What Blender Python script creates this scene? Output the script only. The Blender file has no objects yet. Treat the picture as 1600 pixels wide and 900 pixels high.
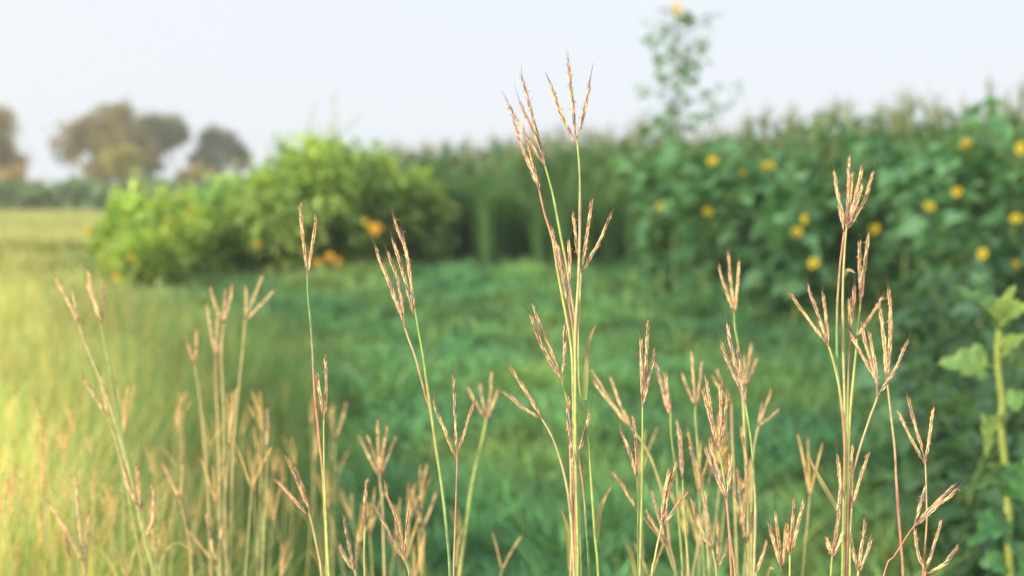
import bpy, math, random
import numpy as np
from mathutils import Vector, Matrix
random.seed(7); rng = np.random.default_rng(7)
R = math.radians
SC = bpy.context.scene
COL = SC.collection

# ------------------------------------------------------------------ camera
EYE = 1.15; LENS = 50.0; FPX = LENS/36*1600; HOR = 300
pitch = math.atan((450-HOR)/FPX)
cam_d = bpy.data.cameras.new('camera'); cam = bpy.data.objects.new('camera', cam_d); COL.objects.link(cam)
cam.location = (0, 0, EYE); cam.rotation_euler = (math.pi/2-pitch, 0, 0)
cam_d.lens = LENS; cam_d.sensor_width = 36; cam_d.clip_start = .05; cam_d.clip_end = 3000
cam_d.dof.use_dof = True; cam_d.dof.focus_distance = 1.2; cam_d.dof.aperture_fstop = 4.8
SC.camera = cam
CM = Matrix.Translation((0, 0, EYE)) @ Matrix.Rotation(math.pi/2-pitch, 4, 'X')
def at(px, py, d):
    v = CM @ Vector(((px-800)/FPX*d, -(py-450)/FPX*d, -d)); return np.array(v)
def ground(x, y):
    y = np.asarray(y, float); t = np.clip((y-2.0)/10.0, 0, 1)
    return 0.5*t*t*(3-2*t) + 0.03*np.sin(np.asarray(x)*.9+1)*np.sin(y*.6)*np.clip((y-2)/4, 0, 1)

# ------------------------------------------------------------------ render / colour
SC.view_settings.view_transform = 'Standard'; SC.view_settings.look = 'None'
SC.view_settings.exposure = 0; SC.view_settings.gamma = 1
try:
    SC.cycles.use_denoising = True
    SC.cycles.max_bounces = 6; SC.cycles.volume_bounces = 2; SC.cycles.diffuse_bounces = 4; SC.cycles.transmission_bounces = 4
except Exception: pass

# ------------------------------------------------------------------ materials
def newmat(name):
    m = bpy.data.materials.new(name); m.use_nodes = True; m.node_tree.nodes.clear(); return m, m.node_tree.nodes, m.node_tree.links
def plant_mat(name, trans=.35, rough=.55, spec=.3, nscale=60., namt=.25, gain=1., tint=(1.25, 1.15, .55)):
    """vertex colour 'Col' x noise -> principled mixed with translucent"""
    m, N, L = newmat(name)
    out = N.new('ShaderNodeOutputMaterial'); a = N.new('ShaderNodeAttribute'); a.attribute_name = 'Col'
    tc = N.new('ShaderNodeTexCoord'); nz = N.new('ShaderNodeTexNoise'); nz.inputs['Scale'].default_value = nscale; nz.inputs['Detail'].default_value = 3
    L.new(tc.outputs['Object'], nz.inputs['Vector'])
    mr = N.new('ShaderNodeMapRange'); mr.inputs['From Min'].default_value = .3; mr.inputs['From Max'].default_value = .7
    mr.inputs['To Min'].default_value = (1-namt)*gain; mr.inputs['To Max'].default_value = (1+namt)*gain
    L.new(nz.outputs['Fac'], mr.inputs['Value'])
    mx = N.new('ShaderNodeVectorMath'); mx.operation = 'SCALE'
    L.new(a.outputs['Color'], mx.inputs[0]); L.new(mr.outputs['Result'], mx.inputs['Scale'])
    p = N.new('ShaderNodeBsdfPrincipled'); p.inputs['Roughness'].default_value = rough; p.inputs['Specular IOR Level'].default_value = spec
    L.new(mx.outputs[0], p.inputs['Base Color'])
    tv = N.new('ShaderNodeVectorMath'); tv.operation = 'MULTIPLY'; tv.inputs[1].default_value = tint
    L.new(mx.outputs[0], tv.inputs[0])
    t = N.new('ShaderNodeBsdfTranslucent'); L.new(tv.outputs[0], t.inputs['Color'])
    ms = N.new('ShaderNodeMixShader'); ms.inputs[0].default_value = trans
    L.new(p.outputs[0], ms.inputs[1]); L.new(t.outputs[0], ms.inputs[2]); L.new(ms.outputs[0], out.inputs['Surface'])
    return m
M_leaf = plant_mat('leaf', .4, .5, .35, 40, .25, 1.75)
M_blade = plant_mat('grass_blade', .4, .6, .2, 8, .2)
M_stem = plant_mat('stem', .12, .42, .35, 120, .22, tint=(1, 1, 1))
M_spike = plant_mat('spike', .4, .6, .25, 500, .12, 1.15, tint=(1.1, 1, .85))
M_anther = plant_mat('anther', .3, .5, .2, 300, .2, tint=(1, 1, 1))
M_petal = plant_mat('petal', .4, .5, .2, 80, .12, tint=(1, 1, 1))
M_bark = plant_mat('bark', 0, .9, .1, 9, .35, tint=(1, 1, 1))
M_far = plant_mat('far_leaf', .3, .8, .05, 1.2, .2, 1.9)

# ------------------------------------------------------------------ mesh accumulation
class G:
    def __init__(s): s.V, s.F, s.C, s.n = [], [], [], 0
    def add(s, V, F, C):
        V = np.asarray(V, float).reshape(-1, 3); F = np.asarray(F, int).reshape(-1, 4)
        C = np.asarray(C, float)
        if C.ndim == 1: C = np.tile(C, (len(V), 1))
        s.V.append(V); s.F.append(F+s.n); s.C.append(C.reshape(-1, 3)); s.n += len(V)
    def build(s, name, mat, parent=None, origin=(0, 0, 0), smooth=True):
        V = np.concatenate(s.V)-np.asarray(origin); F = np.concatenate(s.F); C = np.concatenate(s.C)
        me = bpy.data.meshes.new(name); me.vertices.add(len(V)); me.vertices.foreach_set('co', V.astype(np.float32).ravel())
        me.loops.add(F.size); me.loops.foreach_set('vertex_index', F.astype(np.int32).ravel())
        me.polygons.add(len(F)); me.polygons.foreach_set('loop_start', np.arange(0, F.size, 4, dtype=np.int32))
        me.polygons.foreach_set('use_smooth', np.full(len(F), smooth))
        me.update(calc_edges=True)
        ca = me.color_attributes.new('Col', 'FLOAT_COLOR', 'POINT')
        ca.data.foreach_set('color', np.concatenate([np.clip(C, 0, 1), np.ones((len(C), 1))], 1).astype(np.float32).ravel())
        me.materials.append(mat)
        o = bpy.data.objects.new(name, me); COL.objects.link(o)
        if parent: o.parent = parent
        return o
def tag(o, label=None, cat=None, group=None, kind=None):
    for k, v in (('label', label), ('category', cat), ('group', group), ('kind', kind)):
        if v: o[k] = v
    return o
def thing(name, loc, label=None, cat=None, group=None):
    e = bpy.data.objects.new(name, None); e.empty_display_size = .1; COL.objects.link(e); e.location = loc
    return tag(e, label, cat, group)
def copy_tree(o, parent=None):
    c = o.copy(); COL.objects.link(c); c.parent = parent
    for ch in list(o.children): copy_tree(ch, c)
    return c
def unit(v):
    v = np.asarray(v, float); return v/(np.linalg.norm(v, axis=-1, keepdims=True)+1e-12)
def spline(P, n):
    """Catmull-Rom through P, n samples evenly by length"""
    P = np.asarray(P, float)
    if len(P) == 2: P = np.array([P[0], (P[0]+P[1])/2, P[1]])
    Q = np.vstack([2*P[0]-P[1], P, 2*P[-1]-P[-2]]); out = []
    for i in range(len(P)-1):
        a, b, c, d = Q[i:i+4]
        for t in np.linspace(0, 1, 12, endpoint=False):
            out.append(.5*(2*b+(c-a)*t+(2*a-5*b+4*c-d)*t*t+(3*b-a-3*c+d)*t**3))
    out.append(P[-1]); out = np.array(out)
    L = np.r_[0, np.cumsum(np.linalg.norm(np.diff(out, axis=0), axis=1))]
    s = np.linspace(0, L[-1], n)
    return np.stack([np.interp(s, L, out[:, k]) for k in range(3)], 1)
def tube(g, P, r, C, sides=6):
    P = np.asarray(P, float); n = len(P); r = np.broadcast_to(r, (n,)); T = unit(np.gradient(P, axis=0))
    ref = np.array([0.13, 1, .07]) if abs(unit(P[-1]-P[0])[1]) < .8 else np.array([1, .1, 0])
    A = unit(np.cross(T, ref)); B = np.cross(T, A)
    th = np.arange(sides)/sides*2*math.pi
    V = P[:, None]+r[:, None, None]*(np.cos(th)[None, :, None]*A[:, None]+np.sin(th)[None, :, None]*B[:, None])
    i, j = np.meshgrid(np.arange(n-1), np.arange(sides), indexing='ij'); k = (j+1) % sides
    F = np.stack([i*sides+j, i*sides+k, (i+1)*sides+k, (i+1)*sides+j], -1)
    C = np.asarray(C, float); C = np.tile(C, (n, 1)) if C.ndim == 1 else C
    g.add(V, F, np.repeat(C, sides, 0))
def strip(g, P, w, N, C, fold=.0):
    """flat leaf along P with half-width w, facing N, three vertices across"""
    P = np.asarray(P, float); n = len(P); T = unit(np.gradient(P, axis=0)); S = unit(np.cross(T, N)); U = np.cross(S, T)
    w = np.broadcast_to(w, (n,))[:, None]
    V = np.stack([P-S*w+U*w*fold, P, P+S*w+U*w*fold], 1)
    i, j = np.meshgrid(np.arange(n-1), np.arange(2), indexing='ij')
    F = np.stack([i*3+j, i*3+j+1, (i+1)*3+j+1, (i+1)*3+j], -1)
    C = np.asarray(C, float); C = np.tile(C, (n, 1)) if C.ndim == 1 else C
    g.add(V, F, np.repeat(C, 3, 0))
def scatter(g, tv, tf, loc, X, Y, Z, scale, C, tshade=None):
    """template with local axes X,Y,Z placed at loc (all vectorised)"""
    n = len(loc); scale = np.asarray(scale, float)
    if scale.ndim == 1: scale = scale[:, None]
    s = scale if scale.shape[1] == 3 else np.repeat(scale, 3, 1)
    V = loc[:, None]+(tv[None, :, 0:1]*s[:, None, 0:1])*X[:, None]+(tv[None, :, 1:2]*s[:, None, 1:2])*Y[:, None]+(tv[None, :, 2:3]*s[:, None, 2:3])*Z[:, None]
    F = tf[None]+(np.arange(n)*len(tv))[:, None, None]
    CC = np.repeat(np.asarray(C)[:, None], len(tv), 1)
    if tshade is not None: CC = CC*tshade[None]
    g.add(V.reshape(-1, 3), F.reshape(-1, 4), CC.reshape(-1, 3))
def grid_template(rows, width, bend, fold):
    """leaf template along +Y length 1"""
    t = np.linspace(0, 1, rows); w = width(t)
    V = np.array([[x*w[i], t[i], -bend*t[i]**2+fold*abs(x)*w[i]] for i in range(rows) for x in (-1, 0, 1)])
    F = np.array([[i*3+j, i*3+j+1, (i+1)*3+j+1, (i+1)*3+j] for i in range(rows-1) for j in range(2)])
    return V, F
LEAF_OV = grid_template(5, lambda t: .02+.34*np.sin(np.pi*np.clip(t*.93+.05, 0, 1))**.8, .22, .35)
LEAF_HEART = grid_template(7, lambda t: np.interp(t, [0, .06, .2, .4, .7, .9, 1], [.08, .34, .45, .42, .24, .09, .01]), .3, .25)
def lobed(rows=15):
    t = np.linspace(0, 1, rows); w = np.interp(t, [0, .06, .2, .42, .7, .9, 1], [.06, .34, .46, .42, .24, .09, .01])*(1+.11*np.cos(np.arange(rows)*math.pi*.5))
    V = np.array([[x*w[i], t[i]+.05*abs(x)*math.cos(i*math.pi*.5), -.35*t[i]**2+.3*abs(x)*w[i]+.05*math.sin(i*1.7+x*2)*abs(x)] for i in range(rows) for x in (-1, -.5, 0, .5, 1)])
    F = np.array([[i*5+j, i*5+j+1, (i+1)*5+j+1, (i+1)*5+j] for i in range(rows-1) for j in range(4)]); return V, F
LEAF_LOB = lobed()
LEAF_SM = grid_template(3, lambda t: np.array([.05, .32, .02]), .15, .2)
PETAL = grid_template(4, lambda t: np.array([.07, .17, .15, .02]), .12, .3)
def rand_dirs(n): return unit(rng.normal(size=(n, 3)))
def leaf_axes(n, d, droop=.3):
    """X side, Y along leaf, Z face normal - leaf blade directions d"""
    d = unit(d); up = np.tile([0, 0, 1.], (n, 1))+rng.normal(size=(n, 3))*.35
    X = unit(np.cross(d, up)); Z = np.cross(X, d); return X, d, Z

# ------------------------------------------------------------------ world and sun
SUN_EL, SUN_AZ = R(16), None
sd = unit([-1.0, -1.0, 0]); sdir = np.array([sd[0]*math.cos(SUN_EL), sd[1]*math.cos(SUN_EL), math.sin(SUN_EL)])
w = bpy.data.worlds.new('World'); SC.world = w; w.use_nodes = True; N, L = w.node_tree.nodes, w.node_tree.links; N.clear()
sky = N.new('ShaderNodeTexSky'); sky.sky_type = 'NISHITA'; sky.sun_disc = False; sky.sun_elevation = SUN_EL
sky.sun_rotation = math.atan2(sdir[0], sdir[1]); sky.dust_density = 1.5; sky.air_density = 1.0; sky.ozone_density = 2.0
sc1 = N.new('ShaderNodeVectorMath'); sc1.operation = 'SCALE'; sc1.inputs['Scale'].default_value = .08
mixc = N.new('ShaderNodeMix'); mixc.data_type = 'RGBA'; mixc.inputs['Factor'].default_value = .82
mixc.inputs['B'].default_value = (.965, 1.02, 1.15, 1)
bg = N.new('ShaderNodeBackground'); bg.inputs['Strength'].default_value = 1.07; wo = N.new('ShaderNodeOutputWorld')
L.new(sky.outputs[0], sc1.inputs[0]); L.new(sc1.outputs[0], mixc.inputs['A']); L.new(mixc.outputs['Result'], bg.inputs['Color']); L.new(bg.outputs[0], wo.inputs['Surface'])
sl = bpy.data.lights.new('sun', 'SUN'); sl.energy = 4.9; sl.angle = R(2.0); sl.color = (1, .87, .70)
so = bpy.data.objects.new('sun', sl); COL.objects.link(so); so.rotation_euler = Vector(sdir).to_track_quat('Z', 'Y').to_euler(); so.location = (-10, -5, 6)

# morning haze lying over the field
hm, hN, hL = newmat('haze'); ho = hN.new('ShaderNodeOutputMaterial'); vs = hN.new('ShaderNodeVolumeScatter'); vs.inputs['Density'].default_value = .0027
vs.inputs['Color'].default_value = (.97, .985, 1, 1); vs.inputs['Anisotropy'].default_value = .2; hL.new(vs.outputs[0], ho.inputs['Volume'])
hv = [(x_, y_, z_) for x_ in (-120, 120) for y_ in (-12, 150) for z_ in (-2, 70)]
hme = bpy.data.meshes.new('haze'); hme.from_pydata(hv, [], [(0, 1, 3, 2), (4, 6, 7, 5), (0, 4, 5, 1), (2, 3, 7, 6), (0, 2, 6, 4), (1, 5, 7, 3)]); hme.materials.append(hm)
hz_o = bpy.data.objects.new('haze', hme); COL.objects.link(hz_o); tag(hz_o, kind='structure')

# ------------------------------------------------------------------ ground
def vnoise(x, y, s, seed=0):
    r = np.random.default_rng(seed); tot = 0
    for k in range(5):
        a = r.uniform(0, 2*math.pi); f = s*r.uniform(.6, 1.6); ph = r.uniform(0, 6)
        tot = tot+np.sin((x*math.cos(a)+y*math.sin(a))*f*2*math.pi+ph+1.3*np.sin((x*math.sin(a)-y*math.cos(a))*f*3.1+ph))
    return tot/5
def tint_at(x, y):
    """0 = lush turf, blue-green shade painted in (right), 1 = dry yellow meadow, sunlit tone painted in (left / far left)"""
    px = 800+FPX*np.asarray(x)/np.maximum(np.asarray(y), .5)
    e = 500+50*np.sin(np.asarray(y)*1.3)+90*vnoise(np.asarray(x)+0., np.asarray(y)+0., .8, 33)
    return np.clip((e-px)/500+.12*np.sin(np.asarray(x)*2.3+y)*1., 0, 1)
xs = np.unique(np.concatenate([np.linspace(-12, 12, 97), np.linspace(-60, 60, 41), np.linspace(-900, 900, 31)]))
ys = np.unique(np.concatenate([np.linspace(-3, 20, 93), np.linspace(20, 90, 36), np.linspace(90, 1500, 30)]))
X, Y = np.meshgrid(xs, ys, indexing='ij'); Z = ground(X, Y)
g = G(); nx, ny = X.shape; i, j = np.meshgrid(np.arange(nx-1), np.arange(ny-1), indexing='ij')
T = tint_at(X, Y)[..., None]
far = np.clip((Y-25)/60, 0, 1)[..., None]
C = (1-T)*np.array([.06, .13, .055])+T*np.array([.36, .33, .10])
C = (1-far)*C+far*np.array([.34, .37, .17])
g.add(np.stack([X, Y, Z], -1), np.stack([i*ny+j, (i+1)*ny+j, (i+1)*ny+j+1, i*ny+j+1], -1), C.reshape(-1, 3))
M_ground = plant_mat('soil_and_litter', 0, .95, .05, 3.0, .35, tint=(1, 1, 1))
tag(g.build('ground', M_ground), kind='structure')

# ------------------------------------------------------------------ grass (stuff)
def blades(g, x, y, h, wd, lean, C, segs=3, face=None):
    n = len(x); z = ground(x, y)-.01; a = rng.uniform(0, 2*math.pi, n) if face is None else face; D = np.stack([np.cos(a), np.sin(a), np.zeros(n)], 1)
    b = a+math.pi/2+rng.normal(size=n)*.6; S = np.stack([np.cos(b), np.sin(b), np.zeros(n)], 1)
    lv = []; cl = []
    for k in range(segs+1):
        t = k/segs; p = np.stack([x, y, z], 1)+D*(lean*h*t*t)[:, None]; p[:, 2] += h*(t-.28*lean*t*t)
        ww = wd*(1-t**1.6)*.5+.0004
        lv += [p-S*ww[:, None], p+S*ww[:, None]]; sh = .45+.75*t; cl += [C*sh, C*sh]  # blade colour darkens towards the root: painted shade inside the tufts
    V = np.stack(lv, 1); CC = np.stack(cl, 1); m = 2*(segs+1)
    F = np.array([[2*k, 2*k+1, 2*k+3, 2*k+2] for k in range(segs)])[None]+(np.arange(n)*m)[:, None, None]
    g.add(V, F, CC.reshape(-1, 3))
def turf(n_clump, per, dlo, dhi, pxr):
    d = dlo+(dhi-dlo)*rng.random(n_clump)**1.15; px = rng.uniform(pxr[0], pxr[1], n_clump); cx = (px-800)/FPX*d; cy = d
    cr = rng.uniform(.04, .12, n_clump); ch = rng.uniform(.06, .19, n_clump)*(1+.45*vnoise(cx, cy, .8, 3)); cb = rng.uniform(.58, 1.4, n_clump); ca = rng.uniform(0, 2*math.pi, n_clump); hue = rng.random(n_clump)
    i = np.repeat(np.arange(n_clump), per); n = len(i); a = rng.uniform(0, 2*math.pi, n); r = np.sqrt(rng.random(n))*cr[i]
    x = cx[i]+np.cos(a)*r; y = cy[i]+np.sin(a)*r; f = r/cr[i]; px = 800+FPX*x/y
    T = tint_at(x, y)[:, None]; cn = vnoise(x, y, .7, 3)[:, None]; cv = vnoise(x, y, .28, 14)[:, None]
    Cg = np.array([.205, .455, .19])*(1+.3*cv)+np.array([.15, .15, .01])*np.clip(cn*1.4, 0, 1)+np.array([-.03, .02, .04])*np.clip(-cn, 0, 1)
    Cg = Cg*(1-.38*np.clip((px-1080)/450, 0, 1)[:, None])  # shade of the right-hand side painted into the turf colour
    Cg = np.where(hue[i][:, None] < .10, Cg*[1.7, 1.05, .8], Cg); Cy = np.array([.64, .66, .25])*(1+.15*cn)
    br = (rng.random((n, 1)) < .04)*np.array([[.16, .08, .0]])
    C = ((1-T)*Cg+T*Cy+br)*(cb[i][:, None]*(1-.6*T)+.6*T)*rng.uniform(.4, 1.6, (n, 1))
    h = np.clip(ch[i], .06, .4)*(1.1-.45*f)*rng.uniform(.6, 1.25, n)*(1+.25*T[:, 0])
    return x, y, h, a*.8+ca[i]*.2, np.clip(.45+1.1*f+rng.normal(size=n)*.25, .1, 1.7), C
g = G()
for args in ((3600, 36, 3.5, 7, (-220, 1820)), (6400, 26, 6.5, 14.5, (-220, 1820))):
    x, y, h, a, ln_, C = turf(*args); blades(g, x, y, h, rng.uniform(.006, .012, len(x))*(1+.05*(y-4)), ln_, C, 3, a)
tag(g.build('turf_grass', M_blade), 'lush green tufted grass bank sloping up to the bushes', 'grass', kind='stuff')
n = 36000
d = 2.3+(8-2.3)*rng.random(n)**1.2; px = -150+620*rng.random(n)**1.25+rng.normal(size=n)*40; x = (px-800)/FPX*d; y = d
lim = np.interp(px, [-150, 150, 330, 520], [.74, .66, .5, .3])
h = lim*rng.uniform(.5, 1.08, n)*np.interp(d, [2, 3.5, 8], [1, .85, .55])
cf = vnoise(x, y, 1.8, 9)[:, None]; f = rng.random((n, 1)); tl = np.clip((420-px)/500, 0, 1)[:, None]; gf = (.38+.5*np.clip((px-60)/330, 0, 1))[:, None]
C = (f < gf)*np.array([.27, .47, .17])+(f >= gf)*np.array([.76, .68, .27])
C = C*(1+.25*cf)*(.75+.4*tl)*(1-.3*np.clip(vnoise(x, y, .9, 21)*1.6, -.4, 1)[:, None]*np.array([[.6, .8, .6]]))  # lightened to the left: warm haze painted into the blade colour
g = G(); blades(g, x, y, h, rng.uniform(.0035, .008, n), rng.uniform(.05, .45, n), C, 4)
tag(g.build('meadow_grass', M_blade), 'tall yellow-green meadow grass on the left', 'grass', kind='stuff')
n = 60000   # far meadow on the left
d = 14+(42-14)*rng.random(n)**1.4; px = rng.uniform(-200, 420, n); x = (px-800)/FPX*d; y = d
h = rng.uniform(.1, .32, n); C = np.array([.55, .58, .25])*(1+.25*vnoise(x, y, .35, 5)[:, None])*rng.uniform(.75, 1.3, (n, 1))
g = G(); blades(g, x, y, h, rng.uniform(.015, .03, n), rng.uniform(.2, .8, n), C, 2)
tag(g.build('dry_grass', M_blade), 'pale dry grass of the far field', 'grass', kind='stuff')

# ------------------------------------------------------------------ foreground grass stalks
SPIKELET_V = []
for t, r_ in ((0, .05), (.18, .17), (.45, .21), (.75, .11), (1, .012)):
    for k in range(5):
        a = k/5*2*math.pi; SPIKELET_V.append((r_*math.cos(a), t, r_*.75*math.sin(a)))
SPIKELET_V = np.array(SPIKELET_V)
SPIKELET_F = np.array([[i*5+k, i*5+(k+1) % 5, (i+1)*5+(k+1) % 5, (i+1)*5+k] for i in range(4) for k in range(5)])
SPIKE_SHADE = np.repeat(np.array([[.66, .60, .58], [.95, .93, .93], [1.02, 1.02, 1.02], [1, .92, .82], [.78, .42, .24]]), 5, axis=0)
PAL = np.array([[.86, .69, .44], [.92, .80, .52], [.80, .57, .40], [.50, .37, .38], [.86, .76, .50], [.46, .45, .45]])
def spike(parent, origin, P, width=1., purple=.2, anth=True, rough=1.0, warm=0.):
    """one raceme; P world points base -> tip"""
    L = np.linalg.norm(np.diff(P, axis=0), axis=1).sum(); P = spline(P, 60); T = unit(np.gradient(P, axis=0))
    ax_n = rand_dirs(1)[0]; n = max(10, int(L/.0016)); g = G()
    pw = np.array([.26, .34, .12, purple*.42, .28, purple*.38]); pw /= pw.sum()
    tube(g, P, np.linspace(.0008, .0004, 60)*width, [.42, .26, .14], 5)
    t = (np.arange(n)+.3*rng.random(n))/n*.90+.02; k = t*59; i0 = k.astype(int); fr = (k-i0)[:, None]
    loc = P[i0]*(1-fr)+P[np.minimum(i0+1, 59)]*fr; tt = T[i0]
    A = unit(np.cross(tt, ax_n)); B = np.cross(tt, A)
    ph = np.arange(n) % 4*(math.pi/2)+rng.normal(size=n)*.35+.4
    out = A*np.cos(ph)[:, None]+B*np.sin(ph)[:, None]
    ang = rng.uniform(.02, .10, n)*(1 if anth else .6)*(1+.3*t)*rough
    d = unit(tt*np.cos(ang)[:, None]+out*np.sin(ang)[:, None]); Xs = unit(np.cross(d, out)); Z = np.cross(Xs, d)
    env = np.interp(t, [0, .12, .6, 1], [.72, 1, .95, .6])
    ln = .0102*env*rng.uniform(.85, 1.15, n)*(.6+.4*width); wd = .0043*env*width*rng.uniform(.9, 1.05)*rng.uniform(.8, 1.15, n)
    C = PAL[rng.choice(6, n, p=pw)]*1.05*rng.uniform(.72, 1.2, (n, 1))
    tipd = np.clip((t-.8)/.2, 0, 1)[:, None]; C = C*(1-.45*tipd)+np.array([.22, .16, .18])*.45*tipd
    C = C*(1+warm*np.array([.05, .03, -.12]))
    scatter(g, SPIKELET_V, SPIKELET_F, loc+out*(.0009*width), Xs, d, Z, np.stack([wd, ln, wd], 1), C, SPIKE_SHADE)
    # awns: fine bristles at the spikelet tips, longest at the end of the raceme
    sel = [j for j in range(n) if t[j] > .84 or rng.random() < .22]
    for j in sel:
        e = loc[j]+d[j]*ln[j]*.9; la = rng.uniform(.004, .009)*(1.7 if t[j] > .86 else .8)
        e2 = e+unit(d[j]+tt[j]*.6+rng.normal(size=3)*.22)*la
        tube(g, np.array([e, (e+e2)/2+rng.normal(size=3)*.0003, e2]), np.array([.00022, .00018, .00008]), [.22, .15, .12], 3)
    o = g.build('seed_spike', M_spike, parent, origin)
    if anth:
        ga = G(); m = max(8, int(n*.34))
        for j in rng.choice(n, m, replace=False):
            b = loc[j]+out[j]*.0019*width+d[j]*ln[j]*rng.uniform(.3, .7); e = b+unit(out[j]*.7+np.array([0, 0, -.7])+rng.normal(size=3)*.5)*rng.uniform(.001, .0024)
            c = random.choice([[.75, .26, .05], [.80, .36, .08], [.55, .14, .05], [.85, .45, .15]])
            tube(ga, np.array([b, (b+e)/2, e]), np.array([.0003, .00045, .0002])*width, c, 4)
        ga.build('anthers', M_anther, o)
        o.children[0].data.transform(Matrix.Translation([-q for q in origin]))
    return o
GRN = np.array([.44, .56, .16]); GRN2 = np.array([.25, .44, .17]); RED = np.array([.66, .30, .21]); TAN = np.array([.66, .54, .28]); YEL = np.array([.66, .62, .22])
def leaf_part(root, origin, pts, d, w=.0022, c=(.30, .36, .14), dz=.02):
    Q = [at(a, b, d+dz*k/(len(pts)/2)) for k, (a, b) in enumerate(zip(pts[::2], pts[1::2]))][::-1]
    P = spline(Q, 22); t = np.linspace(0, 1, 22); g = G()
    strip(g, P, w*np.sin(np.pi*np.clip(.28+t*.72, 0, 1))**.7+.0002, np.array([.35, -1, .25]), (1-t)[:, None]*np.array(c)*.8+t[:, None]*np.array([.38, .25, .15]), .35)
    g.build('leaf_blade', M_leaf, root, origin)
def stalk(label, d, stem, rac, leaf=(), w=1., purple=.2, r=.00125, hue=None, group='flowering grass stalks', tan=0.):
    """stem: px points top -> bottom; rac: list of px points tip -> base; all standing at depth d"""
    sz = d/1.2; d = d+random.uniform(-.02, .02)
    S = [at(a, b, d) for a, b in zip(stem[::2], stem[1::2])]
    last, prev = S[-1], S[-2]; dr = unit(last-prev); dr[2] = min(dr[2], -.5); dr = unit(dr)
    q = last.copy(); seg = q[2]/6; cx = 0
    for k in range(6):
        f = 1-k/6; st = np.array([dr[0]*f*.55, 0.002*(k-3), -1.]); q = q+st*seg; S.append(q.copy())
    base = np.array([S[-1][0], S[-1][1], 0.0]); S[-1] = base-np.array([0, 0, .01])
    root = thing('grass_stalk', base, label, 'grass stalk', group)
    P = spline(S, 110); Lc = np.r_[0, np.cumsum(np.linalg.norm(np.diff(P, axis=0), axis=1))]
    rad = np.interp(Lc, [0, .10, .4, 1.], [.72, 1, 1.15, 1.5])*r*.92*(.6+.4*sz)
    C = np.zeros((110, 3)); Lp = 0; nodes = []; u = random.uniform(.05, .12); kk = random.randint(0, 1)
    pal = [GRN, RED, YEL, GRN2, TAN] if hue is None else hue
    k = 0 if hue is not None else random.randint(0, 4)
    while u < Lc[-1]: nodes.append(u); u += random.uniform(.09, .17)
    for i in range(110):
        m = sum(1 for v in nodes if v < Lc[i]); a = nodes[m-1] if m else 0; b = nodes[m] if m < len(nodes) else Lc[-1]
        f = (Lc[i]-a)/max(b-a, .01); c0 = pal[(k+m) % len(pal)]; c1 = pal[(k+m+1) % len(pal)]
        C[i] = c0*(1-f**2)+c1*f**2
        for v in nodes:
            if abs(Lc[i]-v) < .006: rad[i] *= 1.28; C[i] = C[i]*.7+np.array([.25, .12, .1])*.3
    C = C*(1-tan)+tan*np.array([.82, .60, .28])
    g = G(); tube(g, P, rad, C, 8); g.build('stem', M_stem, root, base)
    for rc in rac:
        pts = list(zip(rc[::2], rc[1::2])); m = len(pts); dd = random.uniform(-.012, .012)*sz
        Q = [at(a, b, d+dd*(1-i/(m-1))) for i, (a, b) in enumerate(pts)]
        if m == 2:
            mid = (Q[0]+Q[1])/2; Q = [Q[0], mid+np.array([random.uniform(-1, 1), 0, 0])*.02*np.linalg.norm(Q[0]-Q[1]), Q[1]]
        Q = Q[::-1]
        # pedicel linking the raceme to the top of the stem
        top = S[0] if np.linalg.norm(Q[0]-S[0]) < .05 else P[np.argmin(np.linalg.norm(P-Q[0], axis=1))]
        if np.linalg.norm(Q[0]-top) > .002:
            gp = G(); tube(gp, np.array([top, (top+Q[0])/2, Q[0]]), .0006*sz, [.5, .28, .18], 5); gp.build('pedicel', M_stem, root, base)
        spike(root, base, Q, w*(.55+.27*sz), purple, anth=d < 1.45, warm=.6 if d > 1.45 else 0)
    for lf in leaf: leaf_part(root, base, lf, d)
    if not leaf and random.random() < .3:
        b = P[np.argmin(np.abs(Lc-random.uniform(.22, .5)))]; sx = random.choice((-1, 1)); L_ = random.uniform(.03, .075); g = G(); curl = random.uniform(-.3, .5)
        Q = spline([b, b+np.array([sx*.10, random.uniform(-.1, .1), .55])*L_, b+np.array([sx*.38, 0, .85])*L_, b+np.array([sx*(.65+curl*.3), .1, .8-curl*.5])*L_], 24); t_ = np.linspace(0, 1, 24)
        strip(g, Q, .0011*np.sin(np.pi*np.clip(.3+.7*t_, 0, 1))**.7+.0002, np.array([.2*sx, -1, .3]), (1-t_)[:, None]*np.array([.22, .34, .10])+t_[:, None]*np.array([.42, .27, .13]), .4)
        g.build('leaf_blade', M_leaf, root, base)
    return root

# --- central clump (in focus)
stalk('tallest grass stalk, its three-forked seed head the highest against the white sky', 1.19, [901.7,219, 904,245, 906,277, 906,360, 905,403, 903,453, 899,520, 899,620, 899,657, 900,740, 903,853, 903,900],
  [[888,93, 892,140, 896,175, 899,210], [858,125, 868,155, 880,185, 899,226], [923,121, 918,150, 910,185, 902,216]], purple=.5, hue=[GRN, TAN, YEL, GRN])
stalk('tall stalk just left of the tallest, three purplish seed spikes leaning left over the sky', 1.21, [852,260, 857,278, 863,300, 868,325, 877,373, 885,413, 892,460, 897,493, 899,553, 901,640, 903,760, 904,830, 906,900],
  [[815,120, 824,150, 834,190, 850,248], [813,160, 822,182, 834,208, 846,236], [793,158, 806,186, 824,215, 851,259]], purple=.55, hue=[GRN, TAN, YEL])
stalk('stalk bent left below the sky line with two thick seed spikes pressed together', 1.20, [843,299, 848,322, 854,345, 863,373, 873,433, 880,470, 893,547, 896,640, 898,760, 900,900],
  [[803,191, 814,225, 826,255, 841,293], [822,218, 828,240, 834,262, 843,296]], purple=.25, hue=[RED, YEL, GRN])
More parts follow.
